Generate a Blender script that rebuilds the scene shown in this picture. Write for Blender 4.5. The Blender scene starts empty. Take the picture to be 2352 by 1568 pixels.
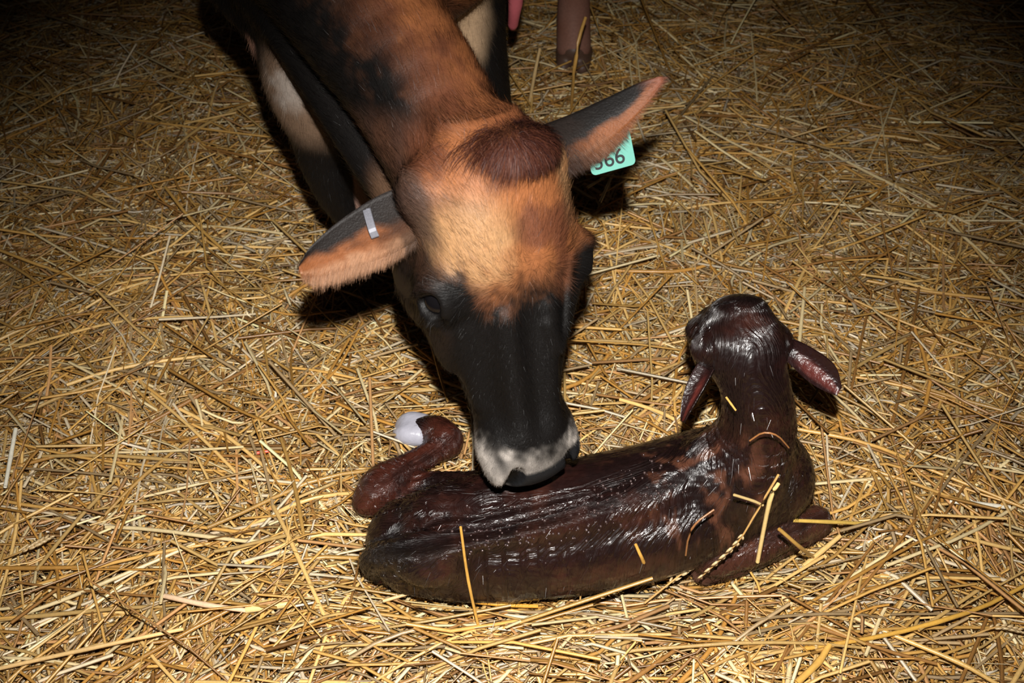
import bpy, bmesh, math, random
import numpy as np
from mathutils import Vector

# ------------------------------------------------------------------ camera, world, flash, exposure
SC = bpy.context.scene
COL = SC.collection
CAM_H, PITCH = 1.45, math.radians(45.0)
LENS, SENSOR = 24.0, 22.2
FPX = 2352 * LENS / SENSOR
cd = bpy.data.cameras.new('camera')
cd.sensor_fit = 'HORIZONTAL'; cd.sensor_width = SENSOR; cd.lens = LENS
cd.clip_start = 0.05; cd.clip_end = 60
cd.dof.use_dof = True; cd.dof.focus_distance = 1.62; cd.dof.aperture_fstop = 4.0
cam = bpy.data.objects.new('camera', cd); COL.objects.link(cam)
cam.location = (0, 0, CAM_H); cam.rotation_euler = (math.radians(90) - PITCH, 0, 0)
SC.camera = cam

world = bpy.data.worlds.new('barn_dark'); SC.world = world; world.use_nodes = True
wb = world.node_tree.nodes['Background']
wb.inputs['Color'].default_value = (0.9, 0.75, 0.6, 1); wb.inputs['Strength'].default_value = 0.007

fl = bpy.data.lights.new('camera_flash', 'SPOT')
fl.energy = 236; fl.color = (1.0, 0.965, 0.92)
fl.shadow_soft_size = 0.016
fl.spot_size = math.radians(75); fl.spot_blend = 1.0
flash = bpy.data.objects.new('camera_flash', fl); COL.objects.link(flash)
CP, SP = math.cos(PITCH), math.sin(PITCH)
flash.location = (0.01, 0.15 * SP, CAM_H + 0.15 * CP)
flash.rotation_euler = (math.radians(90) - PITCH - math.radians(14.5), 0, 0)

SC.view_settings.view_transform = 'Standard'; SC.view_settings.look = 'None'
SC.view_settings.exposure = 0.0; SC.view_settings.gamma = 1.0
SC.view_settings.use_curve_mapping = False

rng = np.random.default_rng(7)
random.seed(7)

# ------------------------------------------------------------------ small helpers
def at(px, py, d):
    """photo pixel and depth along the lens axis -> place in the barn"""
    up = (784 - py) / FPX * d
    return np.array([(px - 1176) / FPX * d, d * CP + up * SP, CAM_H - d * SP + up * CP])

def atz(px, py, z):
    """photo pixel and height above the floor -> place in the barn"""
    yc = (784 - py) / FPX
    return at(px, py, (CAM_H - z) / (SP - yc * CP))

def N(v):
    v = np.asarray(v, float); return v / np.linalg.norm(v)

def lin(r, g, b):
    f = lambda c: (c / 12.92 if c <= .04045 else ((c + .055) / 1.055) ** 2.4)
    return np.array([f(r / 255), f(g / 255), f(b / 255)])

_T = np.random.default_rng(3).random((32, 32, 32)).astype(np.float32)
def vnoise(p, scale, off=0.0):
    """smooth value noise, -1..1"""
    q = np.asarray(p) * scale + off + 57.3
    i = np.floor(q).astype(int); f = q - i; f = f * f * (3 - 2 * f)
    i &= 31; j = (i + 1) & 31
    x0, y0, z0 = i[:, 0], i[:, 1], i[:, 2]; x1, y1, z1 = j[:, 0], j[:, 1], j[:, 2]
    fx, fy, fz = f[:, 0], f[:, 1], f[:, 2]
    a = _T[x0, y0, z0] * (1 - fx) + _T[x1, y0, z0] * fx
    b = _T[x0, y1, z0] * (1 - fx) + _T[x1, y1, z0] * fx
    c = _T[x0, y0, z1] * (1 - fx) + _T[x1, y0, z1] * fx
    d = _T[x0, y1, z1] * (1 - fx) + _T[x1, y1, z1] * fx
    return ((a * (1 - fy) + b * fy) * (1 - fz) + (c * (1 - fy) + d * fy) * fz) * 2 - 1

def sstep(a, b, x):
    t = np.clip((x - a) / (b - a), 0, 1); return t * t * (3 - 2 * t)

def mixc(a, b, t):
    return a * (1 - t[:, None]) + b * t[:, None]

def mesh_np(name, V, F, col=None, smooth=True):
    """mesh from arrays; F is (n,3) or (n,4)"""
    V = np.ascontiguousarray(V, np.float32); F = np.ascontiguousarray(F, np.int32)
    me = bpy.data.meshes.new(name)
    k = F.shape[1]; n = len(F)
    me.vertices.add(len(V)); me.vertices.foreach_set('co', V.ravel())
    me.loops.add(n * k); me.loops.foreach_set('vertex_index', F.ravel())
    me.polygons.add(n); me.polygons.foreach_set('loop_start', np.arange(0, n * k, k, dtype=np.int32))
    if smooth: me.polygons.foreach_set('use_smooth', np.ones(n, dtype=bool))
    me.update(calc_edges=True); me.validate()
    if col is not None: set_col(me, col)
    return me

def set_col(me, col):
    a = me.attributes.new('Col', 'FLOAT_COLOR', 'POINT')
    c = np.ones((len(me.vertices), 4), np.float32); c[:, :3] = col
    a.data.foreach_set('color', c.ravel())

def link(name, data, mat=None, parent=None, **props):
    o = bpy.data.objects.new(name, data); COL.objects.link(o)
    if mat is not None and hasattr(data, 'materials'):
        data.materials.clear(); data.materials.append(mat)
    if parent is not None: o.parent = parent
    for k, v in props.items(): o[k] = v
    return o

# ------------------------------------------------------------------ materials
def new_mat(name):
    m = bpy.data.materials.new(name); m.use_nodes = True
    nt = m.node_tree; b = nt.nodes['Principled BSDF']
    return m, nt, b

def attr_mat(name, rough, spec=0.5, bump=None, coat=0.0, coat_rough=0.1, jitter=0.0, sheen=0.0, flow=None):
    """principled surface coloured by the mesh's own Col attribute"""
    m, nt, b = new_mat(name)
    a = nt.nodes.new('ShaderNodeAttribute'); a.attribute_name = 'Col'
    src = a.outputs['Color']
    tc = nt.nodes.new('ShaderNodeTexCoord')
    if jitter:
        nz = nt.nodes.new('ShaderNodeTexNoise'); nz.inputs['Scale'].default_value = 190; nz.inputs['Detail'].default_value = 3
        nt.links.new(tc.outputs['Object'], nz.inputs['Vector'])
        mr = nt.nodes.new('ShaderNodeMapRange'); mr.inputs['To Min'].default_value = 1 - jitter; mr.inputs['To Max'].default_value = 1 + jitter
        nt.links.new(nz.outputs['Fac'], mr.inputs['Value'])
        vm = nt.nodes.new('ShaderNodeVectorMath'); vm.operation = 'SCALE'
        nt.links.new(src, vm.inputs[0]); nt.links.new(mr.outputs['Result'], vm.inputs['Scale'])
        src = vm.outputs['Vector']
    nt.links.new(src, b.inputs['Base Color'])
    b.inputs['Roughness'].default_value = rough
    b.inputs['Specular IOR Level'].default_value = spec
    b.inputs['Coat Weight'].default_value = coat; b.inputs['Coat Roughness'].default_value = coat_rough
    b.inputs['Sheen Weight'].default_value = sheen
    if bump:
        sc, dist, st = bump
        mp = nt.nodes.new('ShaderNodeMapping'); mp.inputs['Scale'].default_value = sc
        nz = nt.nodes.new('ShaderNodeTexNoise'); nz.inputs['Scale'].default_value = 1; nz.inputs['Detail'].default_value = 4
        bp = nt.nodes.new('ShaderNodeBump'); bp.inputs['Distance'].default_value = dist; bp.inputs['Strength'].default_value = st
        if flow:
            fa = nt.nodes.new('ShaderNodeAttribute'); fa.attribute_name = flow
            nt.links.new(fa.outputs['Vector'], mp.inputs['Vector'])
        else: nt.links.new(tc.outputs['Object'], mp.inputs['Vector'])
        nt.links.new(mp.outputs['Vector'], nz.inputs['Vector'])
        nt.links.new(nz.outputs['Fac'], bp.inputs['Height']); nt.links.new(bp.outputs['Normal'], b.inputs['Normal'])
        if coat: nt.links.new(bp.outputs['Normal'], b.inputs['Coat Normal'])
    return m

def plain_mat(name, col, rough=0.5, spec=0.5, metal=0.0, noise=0.15, nscale=60, bump=0.0):
    m, nt, b = new_mat(name)
    tc = nt.nodes.new('ShaderNodeTexCoord')
    nz = nt.nodes.new('ShaderNodeTexNoise'); nz.inputs['Scale'].default_value = nscale; nz.inputs['Detail'].default_value = 3
    nt.links.new(tc.outputs['Object'], nz.inputs['Vector'])
    mr = nt.nodes.new('ShaderNodeMapRange'); mr.inputs['To Min'].default_value = 1 - noise; mr.inputs['To Max'].default_value = 1 + noise
    nt.links.new(nz.outputs['Fac'], mr.inputs['Value'])
    vm = nt.nodes.new('ShaderNodeVectorMath'); vm.operation = 'SCALE'; vm.inputs[0].default_value = tuple(col)
    nt.links.new(mr.outputs['Result'], vm.inputs['Scale']); nt.links.new(vm.outputs['Vector'], b.inputs['Base Color'])
    b.inputs['Roughness'].default_value = rough; b.inputs['Specular IOR Level'].default_value = spec
    b.inputs['Metallic'].default_value = metal
    if bump:
        bp = nt.nodes.new('ShaderNodeBump'); bp.inputs['Distance'].default_value = bump; bp.inputs['Strength'].default_value = 0.6
        nt.links.new(nz.outputs['Fac'], bp.inputs['Height']); nt.links.new(bp.outputs['Normal'], b.inputs['Normal'])
    return m

def hair_mat(name, rough=0.45, spec=0.3, coat=0.0, coat_rough=0.15):
    """strands shaded with the lie of the hide under them"""
    m, nt, b = new_mat(name)
    a = nt.nodes.new('ShaderNodeAttribute'); a.attribute_name = 'Col'
    nt.links.new(a.outputs['Color'], b.inputs['Base Color'])
    q = nt.nodes.new('ShaderNodeAttribute'); q.attribute_name = 'Nrm'
    nt.links.new(q.outputs['Vector'], b.inputs['Normal'])
    b.inputs['Roughness'].default_value = rough; b.inputs['Specular IOR Level'].default_value = spec
    b.inputs['Coat Weight'].default_value = coat; b.inputs['Coat Roughness'].default_value = coat_rough
    if coat: nt.links.new(q.outputs['Vector'], b.inputs['Coat Normal'])
    return m

M_STRAW = attr_mat('straw', 0.33, 0.6, bump=((350, 350, 350), 0.0006, 0.4), jitter=0.22)
M_COW = attr_mat('cow_hide', 0.5, 0.16, bump=((420, 420, 420), 0.0012, 0.5), jitter=0.25)
M_CALF = attr_mat('wet_calf_hide', 0.36, 0.45, bump=((9, 130, 16), 0.006, 0.9), coat=0.5, coat_rough=0.17, jitter=0.35, flow='Flow')
M_COAT = hair_mat('cow_hair', 0.5, 0.24)
M_WETCOAT = hair_mat('wet_calf_hair', 0.30, 0.5, 0.4, 0.14)
M_CALFEAR = attr_mat('wet_ear', 0.38, 0.4, bump=((130, 130, 130), 0.004, 0.7), coat=0.35, coat_rough=0.2, jitter=0.3)
M_EYE = plain_mat('dark_eye', (0.004, 0.0035, 0.004), 0.08, 0.35, noise=0.05)
M_HOOF = plain_mat('dark_hoof', lin(84, 62, 50), 0.5, 0.4, bump=0.001)
M_PALEHOOF = plain_mat('pale_soft_hoof', lin(168, 167, 178), 0.32, 0.5, noise=0.1, nscale=90, bump=0.002)
M_TEAT = plain_mat('pink_teat', lin(196, 100, 108), 0.5, 0.3)
M_TAG = plain_mat('mint_tag_plastic', lin(96, 158, 144), 0.42, 0.4, noise=0.06, nscale=140)
M_INK = plain_mat('tag_ink', (0.012, 0.014, 0.016), 0.5, 0.3)
M_TIN = plain_mat('tin_clip', lin(124, 124, 132), 0.40, 0.7, metal=0.3, noise=0.2, nscale=300)
M_FLUID = plain_mat('clear_birth_fluid', (0.05, 0.03, 0.028), 0.16, 1.0, noise=0.05)

# ------------------------------------------------------------------ implicit body builder
class Body:
    """signed-distance body: smooth union of limbs, meshed as one continuous surface"""
    def __init__(self, lo, hi, h):
        self.lo = np.array(lo, float); self.h = h
        self.n = np.ceil((np.array(hi) - self.lo) / h).astype(int) + 1
        self.D = np.full(self.n, 0.25, np.float32); self.ops = []

    def add(self, fn, lo, hi, k=0.03, sub=False):
        m = k + 3 * self.h
        lo = np.asarray(lo) - m; hi = np.asarray(hi) + m
        self.ops.append((fn, lo, hi, k, sub))
        a = np.clip(np.floor((lo - self.lo) / self.h).astype(int), 0, self.n)
        b = np.clip(np.ceil((hi - self.lo) / self.h).astype(int) + 1, 0, self.n)
        if np.any(b <= a): return
        ax = [self.lo[i] + self.h * np.arange(a[i], b[i]) for i in range(3)]
        G = np.stack(np.meshgrid(*ax, indexing='ij'), -1).reshape(-1, 3)
        S = self.D[a[0]:b[0], a[1]:b[1], a[2]:b[2]]
        S[...] = self._mix(S, fn(G).reshape(S.shape).astype(np.float32), k, sub)

    @staticmethod
    def _mix(d, e, k, sub):
        if sub: d, e = -d, e
        h = np.maximum(k - np.abs(d - e), 0) / k
        r = np.minimum(d, e) - h * h * k * 0.25
        return -r if sub else r

    def value(self, P):
        d = np.full(len(P), 0.25)
        for fn, lo, hi, k, sub in self.ops:
            q = np.all((P > lo) & (P < hi), axis=1)
            if q.any(): d[q] = self._mix(d[q], fn(P[q]), k, sub)
        return d

    def sample(self, P):
        """quick grid lookup, far away = +0.25"""
        q = np.rint((P - self.lo) / self.h).astype(int)
        ok = np.all((q >= 0) & (q < self.n), axis=1)
        out = np.full(len(P), 0.25, np.float32)
        out[ok] = self.D[q[ok, 0], q[ok, 1], q[ok, 2]]
        return out

    def project(self, P, it=3, e=0.0012):
        P = P.copy()
        for _ in range(it):
            d = self.value(P)
            g = np.stack([self.value(P + np.eye(3)[i] * e) - d for i in range(3)], 1) / e
            g2 = np.maximum((g * g).sum(1), 0.2)
            P -= np.clip(d / g2, -0.006, 0.006)[:, None] * g
        return P

    def normals(self, P, e=0.002):
        g = np.stack([self.value(P + np.eye(3)[i] * e) - self.value(P - np.eye(3)[i] * e) for i in range(3)], 1)
        return g / np.maximum(np.linalg.norm(g, axis=1), 1e-9)[:, None]

    def mesh(self):
        D = self.D; ins = D < 0
        nx, ny, nz = D.shape
        cnt = np.zeros((nx - 1, ny - 1, nz - 1), np.uint8)
        for i in (0, 1):
            for j in (0, 1):
                for k in (0, 1):
                    cnt += ins[i:nx - 1 + i, j:ny - 1 + j, k:nz - 1 + k]
        act = (cnt > 0) & (cnt < 8)
        I = np.argwhere(act)
        idx = np.full(act.shape, -1, np.int32); idx[act] = np.arange(len(I))
        acc = np.zeros((len(I), 3)); num = np.zeros(len(I))
        cs = [(i, j, k) for i in (0, 1) for j in (0, 1) for k in (0, 1)]
        for a in cs:
            for b in cs:
                if sum(np.abs(np.subtract(a, b))) != 1 or a > b: continue
                da = D[I[:, 0] + a[0], I[:, 1] + a[1], I[:, 2] + a[2]]
                db = D[I[:, 0] + b[0], I[:, 1] + b[1], I[:, 2] + b[2]]
                x = (da < 0) != (db < 0)
                t = np.where(x, da / np.where(x, da - db, 1), 0)
                acc[x] += np.array(a) + t[x][:, None] * (np.array(b) - np.array(a)); num[x] += 1
        V = self.lo + self.h * (I + acc / num[:, None])
        F = []
        for ax in range(3):
            sl0 = [slice(None)] * 3; sl1 = [slice(None)] * 3
            sl0[ax] = slice(0, -1); sl1[ax] = slice(1, None)
            e = ins[tuple(sl0)] != ins[tuple(sl1)]
            E = np.argwhere(e)
            b, c = (ax + 1) % 3, (ax + 2) % 3
            E = E[(E[:, b] > 0) & (E[:, c] > 0) & (E[:, b] < D.shape[b] - 1) & (E[:, c] < D.shape[c] - 1)]
            def cell(db, dc):
                q = E.copy(); q[:, b] -= db; q[:, c] -= dc
                return idx[q[:, 0], q[:, 1], q[:, 2]]
            Q = np.stack([cell(1, 1), cell(0, 1), cell(0, 0), cell(1, 0)], 1)
            flip = ~ins[E[:, 0], E[:, 1], E[:, 2]]
            Q[flip] = Q[flip][:, ::-1]
            F.append(Q)
        return V, np.concatenate(F)

def spline(pts, n):
    """Catmull-Rom resample of rows"""
    P = np.asarray(pts, float)
    P = np.vstack([2 * P[0] - P[1], P, 2 * P[-1] - P[-2]])
    m = len(P) - 3; out = []
    for t in np.linspace(0, m, n):
        i = min(int(t), m - 1); f = t - i
        a, b, c, d = P[i:i + 4]
        out.append(.5 * (2 * b + (c - a) * f + (2 * a - 5 * b + 4 * c - d) * f * f + (3 * b - a - 3 * c + d) * f ** 3))
    return np.array(out)

def chain(body, pts, rad, k=0.03, side=None, ratio=1.0, n=None, sub=False):
    """tapering limb along a curve; ratio squashes it along the side direction"""
    R = np.column_stack([np.asarray(pts, float), np.asarray(rad, float)])
    if len(R) > 2 or n: R = spline(R, n or (len(R) - 1) * 4 + 1)
    P, r = R[:, :3], np.maximum(R[:, 3], 1e-3)
    sd = None if side is None else N(side)
    def fn(G):
        best = None
        for i in range(len(P) - 1):
            a, b = P[i], P[i + 1]; ab = b - a
            t = np.clip(((G - a) @ ab) / (ab @ ab), 0, 1)
            q = G - a - t[:, None] * ab
            rr = r[i] + (r[i + 1] - r[i]) * t
            if sd is None: d = np.linalg.norm(q, axis=1) - rr
            else:
                s = q @ sd; q2 = np.maximum((q * q).sum(1) - s * s, 0)
                L = np.sqrt(s * s + q2); k_ = np.sqrt((s / ratio) ** 2 + q2) / rr
                d = np.where(k_ > 1e-6, L * (1 - 1 / np.maximum(k_, 1e-6)), -rr * min(ratio, 1))
            best = d if best is None else np.minimum(best, d)
        return best
    m = r.max() * max(ratio, 1)
    body.add(fn, P.min(0) - m, P.max(0) + m, k, sub)

def ell(body, c, rad, axes=None, k=0.03, sub=False):
    c = np.asarray(c, float); rad = np.asarray(rad, float)
    A = np.eye(3) if axes is None else np.array([N(a) for a in axes])
    def fn(G):
        q = (G - c) @ A.T
        k0 = np.linalg.norm(q / rad, axis=1); k1 = np.linalg.norm(q / rad ** 2, axis=1)
        return np.where(k1 > 1e-9, k0 * (k0 - 1) / np.maximum(k1, 1e-9), -rad.min())
    m = rad.max(); body.add(fn, c - m, c + m, k, sub)

# ------------------------------------------------------------------ COW : implicit body
# head frame: v runs poll -> muzzle, u across the face, w out of the face
HP = at(1150, 335, 1.300)
HM = at(1226, 1090, 1.490)
HV = N(HM - HP); HL = np.linalg.norm(HM - HP)
_tc = N(np.array([0, 0, CAM_H]) - (HP + HM) / 2)
_w0 = N(_tc - (_tc @ HV) * HV); _u0 = np.cross(HV, _w0)
if _u0[0] < 0: _u0 = -_u0
YAW = math.radians(28)
HW = math.cos(YAW) * _w0 + math.sin(YAW) * _u0
HU = math.cos(YAW) * _u0 - math.sin(YAW) * _w0
def hp(s, u, w): return HP + s * HV + u * HU + w * HW
def hloc(P):
    q = P - HP; return q @ HV, q @ HU, q @ HW

cow = Body((-0.62, 0.72, -0.02), (0.40, 2.80, 1.36), 0.006)
# torso, from chest to rump
chain(cow, [(-.20, 1.60, .86), (-.16, 1.85, .85), (-.08, 2.15, .86), (-.0, 2.45, .93)], [.25, .29, .30, .26], k=.08, side=(0, 0, 1), ratio=1.18)
# udder
ell(cow, (.0, 2.22, .50), (.15, .17, .13), k=.06)
# neck
chain(cow, [hp(.07, 0, -.10), at(945, 190, 1.435), at(800, -20, 1.49), at(680, -260, 1.58), (-.27, 1.62, .90)],
      [.083, .088, .102, .135, .20], k=.05, side=N(np.cross(HV, (.6, .5, .6))), ratio=1.12)
# throat fold and dewlap
chain(cow, [at(925, 470, 1.48), at(835, 330, 1.52), at(740, 170, 1.56), at(650, 20, 1.60), at(590, -120, 1.66)],
      [.030, .034, .038, .045, .07], k=.02)
# shoulder / brisket bulge on the near side
chain(cow, [at(575, -60, 1.72), at(655, 85, 1.72), at(722, 198, 1.74), at(778, 285, 1.77)], [.075, .050, .072, .050], k=.03)
# fore legs
def leg(pts, rad, k=.03): chain(cow, pts, rad, k)
leg([(-.325, 1.56, .66), (-.312, 1.51, .50), (-.303, 1.49, .37), (-.270, 1.50, .26), (-.165, 1.515, .13), (-.125, 1.50, .055)], [.095, .058, .043, .035, .037, .040])
leg([(-.085, 1.66, .70), (-.062, 1.63, .54), (-.045, 1.62, .36), (-.04, 1.63, .25), (-.03, 1.635, .13), (-.03, 1.61, .055)], [.085, .052, .046, .034, .038, .041])
# hind legs
leg([(.13, 2.42, .80), (.17, 2.36, .62), (.165, 2.50, .42), (.150, 2.46, .26), (.148, 2.44, .13), (.150, 2.41, .055)], [.16, .10, .052, .036, .040, .042])
leg([(-.13, 2.50, .80), (-.15, 2.44, .62), (-.13, 2.58, .42), (-.12, 2.54, .26), (-.12, 2.52, .13), (-.12, 2.49, .055)], [.16, .10, .052, .036, .040, .042])

# head loft
HS = np.array([-.030, -.012, .03, .08, .13, .175, .22, .27, .32, .36, .40, .430])
HA = np.array([.050, .066, .086, .102, .112, .113, .098, .076, .063, .060, .062, .058])
HT = np.array([-.030, -.004, .022, .036, .040, .036, .030, .028, .027, .028, .030, .026])
HB = np.array([-.085, -.110, -.125, -.145, -.172, -.192, -.195, -.178, -.142, -.108, -.080, -.060])
HS_ = HS * HL / .455
_sf = np.linspace(HS_[0], HS_[-1], 160)
def _smooth(a):
    y = np.interp(_sf, HS_, a); k = np.ones(15) / 15
    return np.convolve(np.pad(y, 7, mode='edge'), k, 'valid')
_fa, _ft, _fb = _smooth(HA), _smooth(HT), _smooth(HB)
def head_fn(G):
    s, u, w = hloc(G)
    sc = np.clip(s, _sf[0], _sf[-1])
    A, T, B = (np.interp(sc, _sf, f) for f in (_fa, _ft, _fb))
    c = (T + B) / 2; hh = (T - B) / 2
    low = np.clip((c - w) / hh + .25, 0, 1.25)
    A = A * (1 - .23 * low)
    n = 2.35
    k = ((np.abs(u) / A) ** n + (np.abs(w - c) / hh) ** n) ** (1 / n)
    rad = np.hypot(u, w - c)
    d = np.where(k > 1e-4, rad * (1 - 1 / np.maximum(k, 1e-4)), -.05)
    ds = s - sc
    return np.where(ds == 0, d, np.sqrt(np.maximum(d, 0) ** 2 + ds * ds) + np.minimum(d, 0) * 0)
_c = np.array([hp(s, u, w) for s in (-.06, .47) for u in (-.13, .13) for w in (-.2, .06)])
cow.add(head_fn, _c.min(0), _c.max(0), .035)
SL = HL / .455
AX = (HU, HV, HW)
# muzzle, nose pad, chin, poll, brows
ell(cow, hp(.405 * SL, 0, -.012), (.069, .048, .050), AX, .03)
ell(cow, hp(.438 * SL, 0, -.006), (.052, .024, .034), AX, .02)
ell(cow, hp(.415 * SL, 0, -.062), (.044, .040, .024), AX, .02)
ell(cow, hp(.008, .014, .008), (.048, .026, .034), AX, .025)
for sg in (-1, 1):
    ell(cow, hp(.168 * SL, sg * .096, -.014), (.030, .038, .032), AX, .022)      # orbit
    ell(cow, hp(.215 * SL, sg * .080, -.045), (.020, .070, .030), AX, .03)       # cheek ridge
    ell(cow, hp(.17 * SL, sg * .075, -.125), (.026, .075, .050), AX, .04)        # jaw muscle
    ell(cow, hp(.048, sg * .088, -.048), (.030, .034, .032), AX, .03)             # ear root
    ell(cow, hp(.425 * SL, sg * .047, .006), (.020, .026, .020), AX, .014)       # nostril wing
    # nostril: comma-shaped hollow
    chain(cow, [hp(.424 * SL, sg * .039, .028), hp(.438 * SL, sg * .042, .020), hp(.456 * SL, sg * .054, .000)], [.009 - .003 * (sg > 0), .012 - .006 * (sg > 0), .007 - .003 * (sg > 0)], .008, sub=True)
    # mouth line
    chain(cow, [hp(.452 * SL, sg * .010, -.043), hp(.43 * SL, sg * .055, -.046), hp(.38 * SL, sg * .068, -.048)], [.003, .003, .002], .006, sub=True)
    # eye hollow
    ell(cow, hp(.172 * SL, sg * .120, -.006), (.020, .023, .019), AX, .008, sub=True)
    chain(cow, [hp(.146 * SL, sg * .100, .004), hp(.150 * SL, sg * .112, -.004), hp(.160 * SL, sg * .119, -.020)], [.006, .0085, .006], .010)   # upper lid
    chain(cow, [hp(.196 * SL, sg * .096, .002), hp(.197 * SL, sg * .105, -.010), hp(.188 * SL, sg * .112, -.024)], [.004, .006, .005], .010)   # lower lid
    # tear groove below the eye
    chain(cow, [hp(.20 * SL, sg * .108, .002), hp(.245 * SL, sg * .087, .006)], [.006, .004], .014, sub=True)
# veins and bony ridges of the face
chain(cow, [hp(.155, .070, .018), hp(.20, .062, .024), hp(.245, .052, .026), hp(.262, .040, .029)], [.004, .005, .005, .003], .010)
chain(cow, [hp(.225, .022, .032), hp(.245, .030, .031), hp(.262, .040, .029)], [.003, .004, .004], .010)
for sg in (-1, 1):
    chain(cow, [hp(.215, sg * .078, -.012), hp(.27, sg * .066, -.018), hp(.33, sg * .056, -.022)], [.014, .012, .008], .02)
    chain(cow, [hp(.205, sg * .030, .026), hp(.30, sg * .026, .020), hp(.37, sg * .022, .020)], [.012, .011, .009], .02)
# centre line of the brow
chain(cow, [hp(.07, .000, .050), hp(.15, .003, .055)], [.012, .012], .02, sub=True)

CV, CF = cow.mesh()

# refine the head region once and pull every vertex onto the exact surface
def refine(V, F, mask_fn, times=1):
    me = bpy.data.meshes.new('tmp')
    bm = bmesh.new()
    vs = [bm.verts.new(v) for v in V]
    for f in F: bm.faces.new([vs[i] for i in f])
    for _ in range(times):
        bm.verts.index_update()
        P = np.array([v.co for v in bm.verts]); m = mask_fn(P)
        ed = [e for e in bm.edges if m[e.verts[0].index] and m[e.verts[1].index]]
        bmesh.ops.subdivide_edges(bm, edges=ed, cuts=1, use_grid_fill=True)
    bmesh.ops.triangulate(bm, faces=[f for f in bm.faces if len(f.verts) > 4])
    bm.to_mesh(me); bm.free()
    return me

def head_mask(P):
    s, u, w = hloc(P)
    return (s > .10) & (s < .52) & (np.abs(u) < .16) & (w > -.09)

cow_me = refine(CV, CF, head_mask)
P = np.empty(len(cow_me.vertices) * 3, np.float32); cow_me.vertices.foreach_get('co', P); P = P.reshape(-1, 3).astype(float)
near = P[:, 1] < 1.9
P[near] = cow.project(P[near])
cow_me.vertices.foreach_set('co', P.astype(np.float32).ravel())
cow_me.polygons.foreach_set('use_smooth', np.ones(len(cow_me.polygons), dtype=bool)); cow_me.update()

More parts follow.
